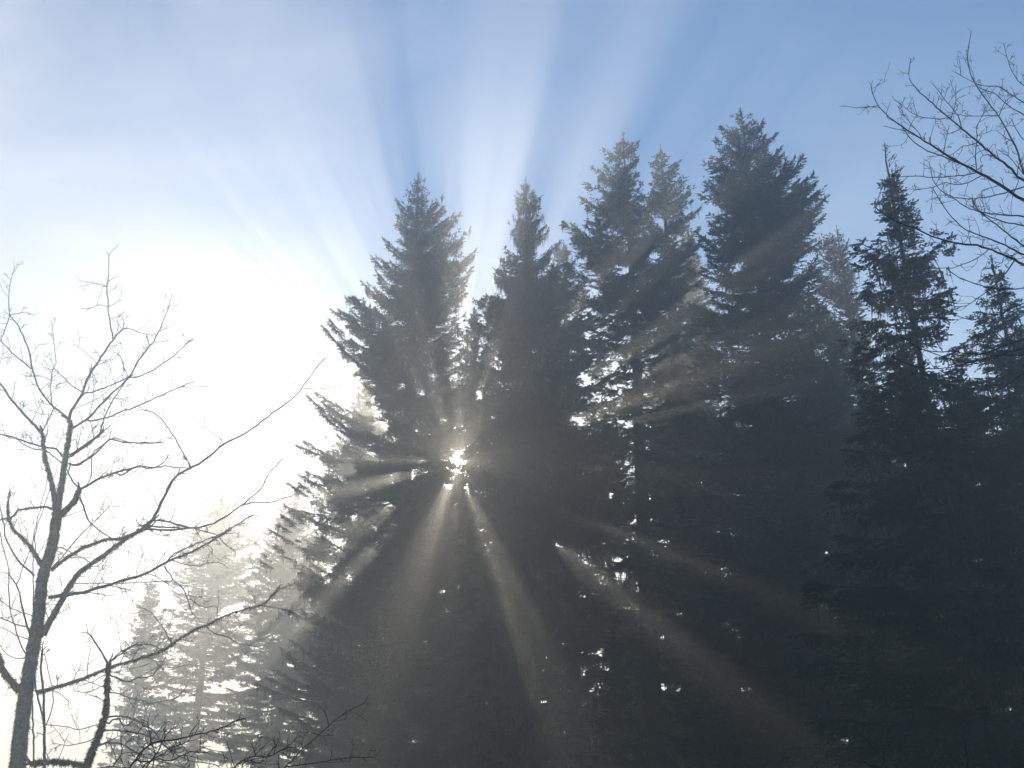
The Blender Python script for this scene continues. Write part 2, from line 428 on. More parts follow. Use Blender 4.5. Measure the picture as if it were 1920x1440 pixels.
conifer('spruce_tree', 'slender open spruce with a long bare leader at the right', (1659, 268), 20,
    [(268,1658,1661),(345,1648,1680),(372,1638,1712),(400,1648,1722),(430,1652,1722),(455,1594,1785),(480,1610,1795),(500,1624,1790),(520,1600,1760),(545,1618,1780),(600,1618,1785),(640,1590,1782),(700,1580,1800),(800,1560,1840),(950,1540,1880),(1440,1480,1960)],
    7, extra=[(1594,456),(1785,462),(1722,402),(1640,376),(1792,490),(1600,600),(1782,540),(1612,545),(1590,640)], step=.31, per=7, e_top=34, e_low=-4, droop=.3, shoot=.19, sw=.046, tw_sp=.14, sh_sp=.08, trunk_r=.13, use_rods=True, needles=M_spruce,
    leader=1.0, hang=.22, rag=.3, lift=1.2, twig_k=.38, group='spruces at the right edge')
conifer('spruce_tree', 'dark spruce cut by the right edge of the picture', (1858, 478), 21,
    [(478,1857,1860),(505,1838,1884),(530,1848,1880),(560,1815,1900),(590,1790,1925),(650,1760,1960),(750,1735,2000),(900,1720,2160),(1440,1780,2450)],
    8, step=.31, per=7, e_top=34, e_low=-4, droop=.3, shoot=.19, sw=.046, tw_sp=.14, sh_sp=.08, trunk_r=.13, use_rods=True, needles=M_spruce,
    leader=.5, hang=.22, rag=.3, lift=1.2, twig_k=.38, group='spruces at the right edge')
# hazy trees low on the left
HZ = 'hazy firs at the lower left'
conifer('fir_tree', 'pale fir fading into the mist behind the bare mossy tree', (420, 900), 98,
    [(900,419,421),(930,395,445),(960,365,470),(1000,320,500),(1040,335,520),(1080,315,540),(1160,300,560),(1300,270,590),(1440,250,600)],
    9, step=.8, shoot=.5, sw=.16, tw_sp=.3, inner=.7, sh_sp=.2, group=HZ, hang=.3, e_low=0, rag=.45)
conifer('fir_tree', 'lowest and leftmost of the pale firs in the mist', (285, 1085), 90,
    [(1085,284,286),(1120,255,310),(1160,240,330),(1250,225,350),(1330,215,370),(1440,190,380)],
    10, step=.8, shoot=.5, sw=.16, tw_sp=.3, inner=.7, sh_sp=.2, group=HZ, hang=.4, e_low=-2, rag=.45)
conifer('fir_tree', 'grey fir between the pale mist tree and the broad fir', (560, 905), 82,
    [(905,559,561),(950,520,590),(1000,480,620),(1080,450,660),(1200,420,700),(1440,400,720)],
    11, step=.5, shoot=.32, sw=.10, tw_sp=.2, inner=.7, sh_sp=.14, group=HZ, hang=.4, e_low=0, rag=.4)
# the trees behind, that close the gaps
BK = 'conifers standing behind the front row'
def back(ax, ay, D, w, seed, label, **k):
    prof = [(ay, ax - 1, ax + 1), (ay + 60, ax - w * .35, ax + w * .35), (ay + 160, ax - w * .7, ax + w * .7), (ay + 320, ax - w, ax + w), (1440, ax - w * 1.15, ax + w * 1.15)]
    conifer('fir_tree', label, (ax, ay), D, prof, seed, step=.45, shoot=.34, sw=.11, tw_sp=.2, sh_sp=.15, group=BK, **k)
back(765, 900, 60, 130, 38, 'low grey conifer deep behind the broad fir', hang=.6)
back(935, 970, 66, 120, 39, 'low conifer deep between the broad fir and the steeple top', hang=.6)
back(690, 700, 66, 120, 21, 'grey conifer behind the left flank of the broad fir', hang=.6)
back(826, 640, 62, 110, 22, 'conifer closing the notch between the broad fir and the steeple top')
back(965, 760, 60, 90, 23, 'conifer standing behind the slim steeple top', hang=.6)
back(1056, 452, 50, 125, 24, 'narrow conifer behind the drooping shoulder')
back(890, 575, 52, 95, 35, 'conifer whose tip shows in the notch left of the steeple top', hang=.6)
back(1290, 430, 52, 85, 36, 'conifer closing the gap left of the highest one')
back(1630, 700, 44, 90, 37, 'low conifer in the gap between the pale fir and the open spruce', hang=.6)
back(1030, 640, 58, 90, 32, 'conifer just right of the steeple top, one row behind', hang=.6)
back(1255, 560, 55, 80, 33, 'conifer behind the lower half of the squeezed fir top', hang=.6)
back(1130, 760, 62, 100, 34, 'farthest conifer seen between the steeple top and the drooping shoulder', hang=.6)
back(1185, 1010, 60, 110, 31, 'low conifer deep in the gap right of the steeple top', hang=.3, dens=.8)
back(1420, 640, 50, 120, 25, 'dark conifer behind the highest one', hang=.6)
back(1555, 660, 48, 110, 26, 'dark conifer filling the low gap left of the open spruce', hang=.6)
back(1690, 640, 27, 110, 40, 'dark conifer directly behind the open spruce', hang=.6)
back(1800, 690, 28, 120, 41, 'dark conifer between the two right hand spruces, one row behind', hang=.6)
back(1925, 600, 30, 120, 42, 'nearest of the dark conifers cut off by the right edge', hang=.6)
back(1420, 980, 40, 130, 43, 'low dark conifer at the foot of the highest conifer, right of the young spruces', hang=.6)
back(1740, 760, 34, 130, 27, 'dark conifer behind the two spruces at the right', hang=.6)
back(1930, 640, 36, 120, 28, 'dark conifer at the far right edge', hang=.6)
back(1150, 1180, 36, 75, 29, 'young spruce low in the bright gap right of centre', hang=.4, needles=M_spruce)
back(1330, 1120, 36, 90, 30, 'young spruce at the foot of the highest conifer', hang=.4, needles=M_spruce)

# ---------------------------------------------------------------- bare broadleaf trees
def smooth_px(pts, stepp=9.0):
    P = np.asarray(pts, float)
    if len(P) == 2: P = np.vstack([P[0], P.mean(0), P[1]])
    Q = np.vstack([2 * P[0] - P[1], P, 2 * P[-1] - P[-2]])
    o = []
    for i in range(1, len(Q) - 2):
        n = max(2, int(np.linalg.norm(Q[i + 1] - Q[i]) / stepp))
        for t in np.arange(n) / n:
            a, b, c, d = Q[i - 1], Q[i], Q[i + 1], Q[i + 2]
            o.append(.5 * ((2 * b) + (c - a) * t + (2 * a - 5 * b + 4 * c - d) * t * t + (3 * b - a - 3 * c + d) * t ** 3))
    o.append(P[-1])
    return np.array(o)

class Bare:
    def __init__(s, D0, seed):
        s.D0 = D0; s.rng = np.random.default_rng(seed); s.rec = []; s.trunk = Tubes(); s.br = Tubes(); s.ms = []
    def depth_near(s, p):
        if not s.rec: return s.D0
        R = np.concatenate(s.rec); d = np.hypot(R[:, 0] - p[0], R[:, 1] - p[1]); i = d.argmin()
        return R[i, 2] if d[i] < 60 else s.D0
    def limb(s, pts, w0, w1, drift=None, twigs=1.0, trunk=False, moss=0.0, tl=1.0, D=None, rev=False, crook=1.0):
        if rev: pts = pts[::-1]
        g = s.rng
        q = smooth_px(pts)
        n = len(q)
        q[1:-1] += g.normal(0, .55 * crook, (n - 2, 2))
        ln = np.concatenate([[0], np.cumsum(np.hypot(*np.diff(q, axis=0).T))])
        u = ln / ln[-1]
        d0 = s.depth_near(q[0]) if D is None else D
        if drift is None: drift = g.uniform(-.35, .35)
        scale = d0 / FPX
        dep = d0 + drift * ln * scale + (0 if trunk else .12 * np.sin(u * g.uniform(2, 5) + g.uniform(0, 1)) * ln[-1] * scale * .3 * u)
        pts3 = np.array([at(a[0], a[1], y) for a, y in zip(q, dep)])
        wp = w0 + (w1 - w0) * u ** .8
        rad = .5 * (wp + .15) * dep / FPX
        if not trunk: rad = rad * (1 + .06 * np.sin(u * 40 + g.uniform(0, 6)))
        (s.trunk if trunk else s.br).tube(pts3, rad, 12 if trunk else 6, .07 if trunk else .05, g)
        s.rec.append(np.column_stack([q, dep]))
        if moss: s.moss(pts3, rad, moss)
        if twigs > 0:
            k = .0
            while k < ln[-1]:
                k += g.uniform(8, 27) / twigs
                if k > ln[-1] * .99: break
                i = min(int(np.searchsorted(ln, k)), n - 2)
                t = norm(pts3[i + 1] - pts3[max(0, i - 1)])
                v = norm(np.cross(t, g.normal(size=3)))
                if abs(v[1]) > .75: v = norm(v * np.array([1, .4, 1]))
                d = norm(t * g.uniform(.3, .9) + v + np.array([0, 0, .25]))
                L_ = scale * g.uniform(14, 52) * tl * (1.15 - .5 * u[i])
                if g.random() < .12: L_ *= 1.9
                s.twig(pts3[i], d, L_, max(1.3, min(2.0, wp[i] * .45)) * scale * .5, 0)
            s.tip(pts3[-1], norm(pts3[-1] - pts3[-2]), scale, w1 * scale * .5)
    def tip(s, p, d, sc_, r):
        g = s.rng
        for a in (-1, 1):
            v = norm(np.cross(d, [0.1, 1, .1])) * a
            s.twig(p, norm(d + v * g.uniform(.4, .9)), sc_ * g.uniform(8, 20), max(r * .8, .45 * sc_), 2)
    def twig(s, p, d, L_, r, lev):
        g = s.rng
        n = 5
        bend = g.normal(0, .25, 3) + np.array([0, 0, .22])
        pts = [p]; dd = d.copy()
        for i in range(n):
            dd = norm(dd + bend / n * 1.4 + g.normal(0, .10, 3)); pts.append(pts[-1] + dd * L_ / n)
        pts = np.array(pts)
        rr = r * np.array([1.15, .95, .88, .8, .74, .85])
        s.br.tube(pts, rr, 3)
        if lev < 2:
            for k in range(g.integers(1, 3) if lev else g.integers(1, 4)):
                i = g.integers(2, n + 1)
                t = norm(pts[i] - pts[i - 1]); v = norm(np.cross(t, g.normal(size=3)) * np.array([1, .6, 1]))
                s.twig(pts[i], norm(t * .6 + v), L_ * g.uniform(.25, .6), r * .8, lev + 1)
    def moss(s, P, R, amt):
        g = s.rng
        seg = np.linalg.norm(np.diff(P, axis=0), axis=1); tot = seg.sum()
        n = int(tot * 1600 * amt * (R.mean() / .1 + .3))
        cum = np.concatenate([[0], np.cumsum(seg)]); x = g.random(n) * tot
        # clumps
        x = x[(np.sin(x * 9 + 1) * np.sin(x * 23) + g.normal(0, .5, n)) > -.5]; n = len(x)
        c = np.stack([np.interp(x, cum, P[:, k]) for k in range(3)], -1); r = np.interp(x, cum, R)
        T = norm(np.stack([np.interp(x, cum, np.gradient(P[:, k])) for k in range(3)], -1))
        v = norm(np.cross(T, g.normal(size=(n, 3))))
        b = c + v * r[:, None] * .9
        d = v * g.uniform(.3, 1, (n, 1)) + np.array([0, 0, -1.]) * g.uniform(.1, 1.0, (n, 1)) + g.normal(0, .3, (n, 3))
        s.ms.append((b, d, g.uniform(.025, .085, n) * (1 + .25 * g.random(n)), g.uniform(.01, .024, n)))
    def done(s, kind, base, label, cat, bark, group=None):
        root = empty(kind, tuple(base), label, cat, group)
        o = np.array(base, float)
        if s.trunk.co: s.trunk.build('trunk', bark, root, o)
        if s.br.co: s.br.build('branches', bark, root, o)
        if s.ms:
            b, d, l_, w = [np.concatenate([m[k] for m in s.ms]) for k in range(4)]
            f = blades(b, d, l_, w, s.rng)
            mesh_from('moss', f[0] - o, f[1], 3, M_moss, root)
        return root

def mk(kx, ox, oy):
    return lambda *a: [(ox + a[i] * kx, oy + a[i + 1] * kx) for i in range(0, len(a), 2)]
Z1 = mk(.36458, 0, 400); Z2 = mk(.36458, 0, 915); L3 = mk(.19443, 0, 800); L4 = mk(.25, 0, 1080)
S2 = mk(.1948, 150, 1160); R1 = mk(.25, 1560, 40); R2 = mk(.25, 1560, 380); PX = mk(1, 0, 0)

# --- the mossy tree at the left
T = Bare(25.0, 5)
gz = at(2, 1505, 25.0)
T.limb([(2, 1560), (12, 1500)] + L4(130, 1440, 150, 1250, 168, 1080, 190, 900, 215, 740, 232, 640, 262, 480, 288, 320, 305, 160, 325, 0) + L3(510, 1120, 535, 960, 552, 820), 30, 16, drift=0, twigs=.25, trunk=True, moss=1.0, D=25.0)
T.limb(L3(550, 830, 565, 720, 590, 600, 608, 480, 625, 350, 640, 240, 665, 100, 688, -20) + Z1(352, 1060), 13, 6.5, drift=.05, twigs=.4, trunk=True, moss=.7)
T.limb(L3(545, 800, 525, 690, 505, 560, 470, 440, 440, 320, 420, 180, 408, 60), 10, 6, drift=-.2, twigs=.4, moss=.5)
T.limb(Z1(215, 1130, 130, 1040, 60, 960, 0, 870, -60, 780), 6, 3.4, drift=-.2)
T.limb(Z1(215, 1130, 245, 1070, 275, 1005), 2.6, 2)
T.limb(L3(575, 860, 650, 790, 720, 720, 750, 650, 770, 605), 12, 8, drift=.25, twigs=.2, moss=.8)
T.limb(L3(770, 605, 900, 530, 960, 500, 1050, 465, 1150, 432), 5.5, 3.6, drift=.2)
T.limb(L3(1120, 440, 1165, 470, 1230, 430, 1300, 392, 1350, 378, 1410, 405, 1510, 385, 1580, 340, 1620, 280), 3.2, 2)
T.limb(L3(765, 610, 720, 550, 680, 490, 655, 430), 3.4, 2.6, twigs=.4)
T.limb(L3(770, 680, 805, 760, 825, 840, 860, 915, 930, 980, 1000, 1030, 1080, 1085), 4, 2.6)
T.limb(L4(320, 440, 350, 380, 400, 300, 440, 220, 490, 130, 530, 60, 560, 20) + L3(740, 1430, 800, 1380, 900, 1310, 1000, 1240, 1100, 1170, 1230, 1070, 1350, 1000, 1470, 900), 12, 6.5, drift=.2, moss=.35, twigs=.5)
T.limb(L3(1470, 900, 1530, 780, 1600, 640, 1660, 530, 1720, 460), 5.8, 4.6, drift=.2)
T.limb(Z1(915, 1345, 1000, 1300, 1050, 1270, 1150, 1190, 1280, 1120, 1360, 1060, 1440, 1000, 1500, 955, 1545, 910, 1600, 830, 1640, 780, 1672, 744), 4.8, 2, drift=.25, tl=.8)
T.limb(Z1(1560, 900, 1640, 902, 1700, 895, 1770, 880), 1.8, 1.2, twigs=0)
T.limb(Z1(1155, 1190, 1110, 1140, 1070, 1110, 1020, 1085, 990, 1050), 1.7, 1.2, twigs=.5)
T.limb(Z1(980, 1305, 940, 1230, 900, 1160, 850, 1080, 790, 1025, 730, 1010), 3, 2)
T.limb(L3(1470, 905, 1530, 900, 1600, 910, 1680, 935, 1740, 955, 1820, 980) + Z2(720, 192), 3.6, 3, drift=.1)
T.limb(Z2(700, 215, 760, 212, 820, 217, 900, 214, 1000, 205, 1080, 188, 1170, 140, 1240, 90, 1290, 50, 1345, 0) + Z1(1380, 1340, 1415, 1300, 1447, 1268), 4.6, 2, drift=.3)
T.limb(Z2(800, 167, 870, 175, 950, 195, 1050, 225, 1110, 240, 1160, 290, 1210, 325), 3.2, 1.6, drift=.1)
T.limb(Z2(1240, 90, 1310, 75, 1390, 75, 1450, 55, 1500, 40, 1560, 10) + Z1(1622, 1385), 2.8, 1.6, drift=.2)
T.limb(Z2(262, 425, 320, 375, 380, 335, 460, 295, 520, 275, 580, 262, 640, 252, 700, 228, 780, 195), 7, 4.5, drift=.1, moss=.25)
T.limb(Z2(250, 562, 310, 556, 380, 545, 440, 535, 500, 515, 560, 500, 620, 478, 700, 458, 750, 440, 800, 412, 880, 370, 960, 340, 1060, 290, 1150, 235, 1230, 180, 1300, 140), 7.5, 2, drift=.15, moss=.15)
T.limb(Z2(850, 390, 890, 340, 960, 310, 1060, 265, 1130, 240, 1180, 205), 3, 1.8)
T.limb(Z2(385, 492, 500, 490, 620, 490, 740, 485, 880, 478), 2, 1.6, twigs=.6)
T.limb(Z2(845, 400, 890, 470, 950, 530, 985, 640, 1020, 670), 2.6, 1.6)
T.limb(Z2(890, 372, 960, 395, 1030, 400, 1090, 380, 1150, 392), 2.2, 1.4)
T.limb(Z2(190, 1050, 260, 1035, 330, 1012, 400, 990, 450, 970, 540, 932, 640, 902, 700, 885, 750, 868, 820, 842, 870, 815, 920, 780, 1000, 730, 1070, 700, 1150, 662, 1220, 635, 1280, 618, 1340, 605, 1375, 580, 1410, 540, 1440, 500), 7.5, 1.8, drift=-.1, moss=.3)
T.limb(Z2(1380, 575, 1450, 515, 1510, 495), 1.8, 1.3, twigs=.5)
T.limb(Z2(1350, 605, 1430, 618, 1490, 630, 1550, 622), 1.9, 1.2)
T.limb(Z2(1060, 710, 1100, 750, 1170, 765, 1230, 800, 1330, 820, 1390, 850), 2.2, 1.3)
T.limb(Z2(1115, 680, 1120, 640, 1110, 605, 1060, 612, 1005, 595, 970, 550), 2, 1.3)
T.limb(Z2(885, 800, 860, 760, 840, 720, 800, 670, 780, 640, 720, 612), 2.3, 1.4)
T.limb(Z2(555, 905, 600, 860, 650, 825, 700, 808, 770, 805, 830, 830), 2.4, 1.6)
T.limb(L4(150, 860, 110, 820, 60, 760, 20, 700, 0, 640, -30, 560), 13, 8, drift=-.3, moss=.9, twigs=.3)
T.limb(L3(430, 1380, 380, 1290, 330, 1210, 250, 1110, 150, 1020, 110, 950, 82, 850, 80, 740, 95, 620), 10, 2, drift=-.2, moss=.4)
T.limb(L3(330, 1440, 290, 1400, 210, 1330, 150, 1250, 90, 1150, 50, 1050, 20, 850, 0, 780), 4, 2, drift=-.2)
T.limb(L3(505, 795, 450, 775, 380, 778, 280, 790, 180, 805, 140, 850, 80, 885, 0, 900, -60, 905), 4.6, 3, drift=-.1, moss=.15)
T.limb(L3(600, 290, 560, 235, 515, 205, 440, 195, 380, 185, 250, 150, 120, 100, 0, 75, -60, 60), 4.2, 2.6, drift=-.1)
T.limb(L3(595, 350, 520, 290, 430, 230, 330, 212, 240, 180, 170, 125), 2.8, 1.8)
T.limb(L3(670, 280, 740, 240, 800, 200, 870, 150, 930, 100, 970, 70, 1000, 35), 6, 4, moss=.2)
T.limb(Z1(515, 1130, 530, 1070, 560, 1000, 600, 930, 660, 850), 3, 2)
T.limb(L3(665, 355, 735, 372, 800, 340, 890, 285, 960, 210, 1030, 145, 1080, 120, 1180, 152, 1350, 156, 1540, 152), 4.2, 2)
T.limb(L3(450, 1350, 560, 1170, 640, 1190, 740, 1240, 800, 1265, 870, 1310), 3, 2)
T.limb(L3(880, 290, 885, 380, 870, 490, 840, 560, 790, 600), 2, 2, twigs=.5)
T.limb(L3(520, 1340, 600, 1260, 700, 1130, 800, 1020, 900, 930, 1000, 830, 1080, 720), 2.5, 1.4)
# upper crown
T.limb(Z1(355, 1058, 370, 1010, 420, 930, 460, 830, 520, 740, 550, 690, 580, 650, 605, 620, 632, 595), 5.8, 3, drift=.1)
T.limb(Z1(630, 596, 665, 594, 700, 606, 730, 618, 780, 626), 2, 1.3)
T.limb(Z1(580, 645, 570, 590, 565, 540, 556, 470, 550, 380), 2.8, 2.2, twigs=.5)
T.limb(Z1(546, 380, 556, 345, 560, 280, 560, 215), 2, 1.6, twigs=0)
T.limb(Z1(560, 215, 585, 185, 614, 158), 1.5, 1, twigs=0)
T.limb(Z1(560, 215, 552, 203, 545, 195), 1.4, 1, twigs=0)
T.limb(Z1(545, 375, 515, 368, 485, 358, 450, 355, 415, 348), 1.7, 1.1, twigs=.5)
T.limb(Z1(560, 350, 585, 330, 612, 316), 1.5, 1, twigs=0)
T.limb(Z1(555, 482, 530, 472, 500, 475, 450, 492), 1.6, 1.1)
T.limb(Z1(555, 482, 580, 468, 600, 455, 620, 448), 1.5, 1.1)
T.limb(Z1(605, 605, 608, 570, 606, 550), 1.5, 1.1)
T.limb(Z1(630, 596, 638, 565, 630, 540), 1.6, 1.2)
T.limb(Z1(350, 1055, 310, 1020, 280, 1000, 245, 960, 220, 930, 195, 885, 180, 840, 165, 790, 150, 710, 130, 660, 105, 605, 88, 570, 50, 525), 4.6, 2.4, drift=-.2)
T.limb(Z1(50, 520, 46, 460, 48, 400, 55, 345, 76, 278), 2.2, 1.1, twigs=.7)
T.limb(Z1(160, 800, 120, 765, 80, 735, 45, 700, 8, 662, -30, 620), 2.8, 2, drift=-.2)
T.limb(Z1(50, 520, 35, 570, 18, 620, 0, 655), 2, 1.4)
T.limb(Z1(50, 524, 90, 514, 130, 508, 165, 520), 1.8, 1.2)
T.limb(Z1(372, 1105, 420, 1075, 460, 1050, 500, 1005, 540, 960, 600, 905, 660, 850, 690, 800, 712, 760, 750, 710, 790, 660, 820, 600, 850, 530, 883, 420), 5, 1.2, drift=.1)
T.limb(Z1(790, 660, 830, 660, 875, 650), 1.4, 1, twigs=.4)
T.limb(Z1(450, 1066, 500, 1062, 560, 1050, 600, 1030, 640, 1012, 690, 998, 730, 980, 780, 960, 830, 935, 880, 912, 930, 890, 990, 868), 3.6, 1.7, drift=.15)
T.limb(Z1(930, 890, 990, 893, 1060, 890), 1.5, 1, twigs=.5)
T.limb(Z1(430, 925, 475, 918, 520, 905, 560, 888, 600, 872, 660, 846, 700, 842, 760, 820, 820, 785, 890, 735, 940, 690, 968, 662, 990, 650), 3.1, 1.6, drift=.1)
T.limb(Z1(968, 662, 955, 640, 940, 622), 1.4, 1, twigs=.4)
T.limb(Z1(660, 846, 640, 800, 620, 740, 590, 715), 1.8, 1.2)
T.limb(Z1(430, 925, 390, 900, 350, 870, 310, 830, 280, 802, 250, 800), 2.6, 1.4)
T.limb(Z1(275, 1000, 262, 950, 260, 900, 264, 840, 272, 800, 288, 770, 280, 700, 266, 560), 2.2, 1)
T.limb(Z1(500, 775, 460, 735, 420, 700, 385, 678), 1.4, 1, twigs=.5)
T.limb(Z1(260, 855, 230, 845, 190, 835, 140, 840), 1.7, 1.1)
T.limb(Z1(362, 1245, 400, 1215, 440, 1190, 480, 1160, 515, 1130), 4, 3, drift=.2)
T.limb(Z1(355, 1290, 400, 1290, 450, 1260, 490, 1220, 540, 1180, 590, 1155, 640, 1175, 700, 1180, 770, 1182, 840, 1180), 3.2, 1.5, drift=.2)
T.limb(Z1(440, 1410, 500, 1370, 560, 1345, 610, 1328, 660, 1315, 720, 1298, 790, 1310, 850, 1300, 900, 1308, 970, 1310), 3.8, 2.2, drift=.1)
T.done('bare_tree', (gz[0], 25.0, 0), 'leafless tree with a mossy forked trunk and spreading twigs at the left', 'tree', M_grey)

# --- the short mossy stem beside it
T = Bare(21.0, 6)
T.limb([(140, 1560), (152, 1490)] + L4(655, 1440, 668, 1380, 690, 1310, 735, 1210, 765, 1120, 788, 1050, 800, 960, 805, 850, 808, 720, 812, 660), 17, 5, drift=0, trunk=True, moss=1.3, D=21.0, twigs=.3)
T.limb(L4(812, 665, 790, 620, 740, 540, 700, 480, 660, 430), 4, 2.5, drift=.1, twigs=.6)
T.limb(S2(265, 440, 310, 405, 350, 370, 430, 310, 490, 280, 540, 258, 610, 250, 670, 248, 730, 270, 800, 295), 3.2, 1.8, drift=.1)
T.limb(S2(270, 540, 320, 555, 370, 572, 430, 606, 520, 580, 590, 570, 650, 558, 700, 535, 740, 500, 780, 455), 3.4, 2, crook=2)
T.limb(S2(255, 715, 340, 712, 430, 745, 520, 780, 600, 785, 650, 812, 690, 816, 800, 795, 910, 770, 950, 740, 978, 705), 2.6, 1.4)
T.limb(S2(255, 955, 320, 942, 400, 940, 500, 965, 600, 1010, 700, 1070, 760, 1150, 800, 1210, 900, 1290, 1000, 1350, 1120, 1380, 1250, 1390, 1330, 1420), 3.6, 1.6)
T.limb(S2(255, 1000, 310, 985, 370, 960, 400, 1010, 440, 1030, 500, 1010, 560, 1050, 620, 1068, 700, 1075, 840, 1090, 890, 1130), 3.4, 1.5, crook=2.5)
T.limb(S2(210, 1090, 270, 1078, 330, 1075, 400, 1080, 500, 1090, 650, 1130, 770, 1180, 850, 1250, 920, 1350, 990, 1420), 3.4, 1.8)
T.limb(S2(170, 1225, 240, 1200, 300, 1193, 420, 1215, 480, 1250, 540, 1290, 650, 1340, 740, 1360, 820, 1385, 960, 1420), 3.6, 1.6)
T.limb(S2(240, 540, 130, 600, 0, 645), 1.8, 1.2)
T.limb(S2(230, 640, 120, 690, 20, 710, -20, 690), 1.6, 1.2)
T.limb(S2(205, 1100, 100, 1170, 0, 1200, -120, 1225, -250, 1200), 2, 1.4)
T.limb(S2(200, 1010, 100, 1040, -20, 1070, -120, 1040, -330, 1020), 2, 1.5)
T.limb(PX(172, 1442, 205, 1438, 250, 1441, 320, 1448), 3, 2)
T.limb(L4(660, 1430, 600, 1412, 520, 1402, 450, 1395, 380, 1392, 300, 1396, 230, 1404), 7, 8, drift=-.1, moss=1.2, twigs=.3)
b = at(134, 1505, 21.0)
T.done('mossy_sapling', (b[0], 21.0, 0), 'short moss covered stem leaning right of the forked trunk with wiry branches', 'tree', M_grey)

# --- thin upright shoots between the two trunks
T = Bare(20.5, 7)
T.limb([(84, 1560), (84, 1500)] + L4(336, 1440, 335, 1300, 334, 1200, 330, 1060, 326, 900, 315, 780, 305, 680, 318, 560), 6.5, 3.5, drift=0, D=20.5, twigs=.3)
T.limb(L4(326, 1100, 300, 980, 280, 880, 262, 740) + L3(320, 1260, 318, 1100, 360, 900, 410, 700, 450, 540, 490, 330), 3.4, 1.1, drift=.1, twigs=.25)
T.limb(L4(345, 1120, 380, 1030, 398, 940, 385, 820, 360, 700, 335, 590), 2, 1.4, twigs=.3)
T.limb(L3(345, 1250, 340, 1050, 380, 900, 430, 760, 470, 640, 555, 380), 2.2, 1, drift=.1, twigs=.25)
b = at(84, 1505, 20.5)
T.done('sapling', (b[0], 20.5, 0), 'thin straight sapling rising between the two mossy trunks', 'tree', M_grey)
# --- saplings crossing the left edge
T = Bare(18.5, 8)
T.limb([(70, 1560), (66, 1480)] + L4(230, 660, 200, 600, 140, 480, 110, 380, 80, 290, 68, 150, 66, 0) + L3(70, 1300, 20, 1130, -20, 900), 3.6, 1.6, D=18.5, drift=0, twigs=.3)
T.limb(L4(225, 440, 205, 380, 170, 250, 145, 130, 122, 60, 70, -10) , 4, 2.2, drift=-.1, twigs=.4)
T.limb(L4(122, 66, 150, 20, 170, -60, 220, -180), 2, 1.4, twigs=.4)
T.limb(L4(205, 380, 120, 365, 60, 340, -20, 310), 2.6, 2, twigs=.5)
T.limb(L4(250, 300, 160, 270, 60, 225, -20, 165), 2.2, 1.6, twigs=.5)
T.limb(L4(215, 475, 120, 445, 60, 410, -20, 380), 2, 1.5, twigs=.5)
T.limb(L4(200, 612, 120, 618, 60, 595, 30, 560, -10, 500), 2, 1.2, twigs=.6)
b = at(62, 1505, 18.5)
T.done('sapling', (b[0], 18.5, 0), 'thin sapling whose curved shoots cross the left edge of the picture', 'tree', M_grey)

# --- bare bushes along the bottom
T = Bare(8.5, 9)
T.limb([(225, 1500)] + S2(470, 1450, 540, 1350, 600, 1270, 650, 1230, 700, 1200, 800, 1180, 940, 1160, 1100, 1120, 1260, 1085, 1400, 1040, 1470, 1000, 1530, 970), 4.6, 1.8, D=8.5, drift=.1)
T.limb([(255, 1500)] + S2(600, 1437, 650, 1390, 700, 1350, 760, 1270, 790, 1200, 830, 1120, 890, 1060), 3, 1.5)
T.limb(S2(540, 1350, 590, 1380, 640, 1375, 760, 1350, 880, 1370, 1010, 1300, 1100, 1280, 1220, 1290), 2.6, 1.5)
T.limb(S2(640, 1430, 700, 1350, 820, 1300, 860, 1250, 1000, 1200, 1060, 1150), 2.4, 1.4)
T.limb(S2(700, 1437, 720, 1300, 680, 1180, 660, 1050, 650, 1000), 2, 1.2)
T.limb(S2(320, 1420, 400, 1300, 400, 1200, 395, 1110), 2, 1.2)
b = at(222, 1505, 8.5)
T.done('bare_bush', (b[0], 8.5, 0), 'tangled leafless bush along the bottom edge right of the mossy stem', 'bush', M_dark)
T = Bare(8.2, 10)
T.limb([(415, 1500)] + S2(1480, 1450, 1530, 1395, 1580, 1358, 1680, 1325, 1800, 1330, 1920, 1280, 2000, 1240), 3.4, 1.5, D=8.2, drift=.1)
T.limb(S2(1570, 1360, 1660, 1390, 1760, 1375), 1.8, 1.2)
T.limb(S2(1690, 1325, 1680, 1280, 1655, 1215), 1.9, 1.3)
T.limb([(425, 1500)] + Z2(1250, 1420, 1290, 1400, 1380, 1380, 1480, 1330, 1520, 1290), 2.6, 1.3)
b = at(412, 1505, 8.2)
T.done('bare_bush', (b[0], 8.2, 0), 'small sprawling bush with forked twigs at the bottom centre left', 'bush', M_dark)
T = Bare(8.0, 11)
T.limb([(505, 1510)] + Z2(1460, 1445, 1500, 1405, 1560, 1340, 1640, 1270, 1690, 1222, 1735, 1185, 1780, 1155, 1870, 1105), 3.2, 1.3, D=8.0, drift=.1, twigs=.7)
T.limb(Z2(1690, 1222, 1684, 1190, 1670, 1152), 1.7, 1.1, twigs=.5)
T.limb(Z2(1640, 1270, 1600, 1255, 1575, 1258), 1.4, 1, twigs=.4)
T.limb(Z2(1475, 1432, 1540, 1425, 1620, 1415, 1700, 1400, 1800, 1388, 1920, 1385), 2.4, 1.3)
b = at(505, 1505, 8.0)
T.done('bare_bush', (b[0], 8.0, 0), 'single long twig slanting up right over the grey firs at the bottom', 'bush', M_dark)
T = Bare(8.0, 12)
T.limb(PX(1668, 1500, 1661, 1440, 1657, 1415), 2.2, 1.2, D=8.0, drift=0, twigs=.3)
T.limb(PX(1668, 1490, 1650, 1445, 1622, 1430), 3, 2, twigs=.3)
b = at(1668, 1505, 8.0)
T.done('bare_bush', (b[0], 8.0, 0), 'dark bare twig tips poking up at the bottom right, the left pair', 'bush', M_dark)
T = Bare(8.0, 14)
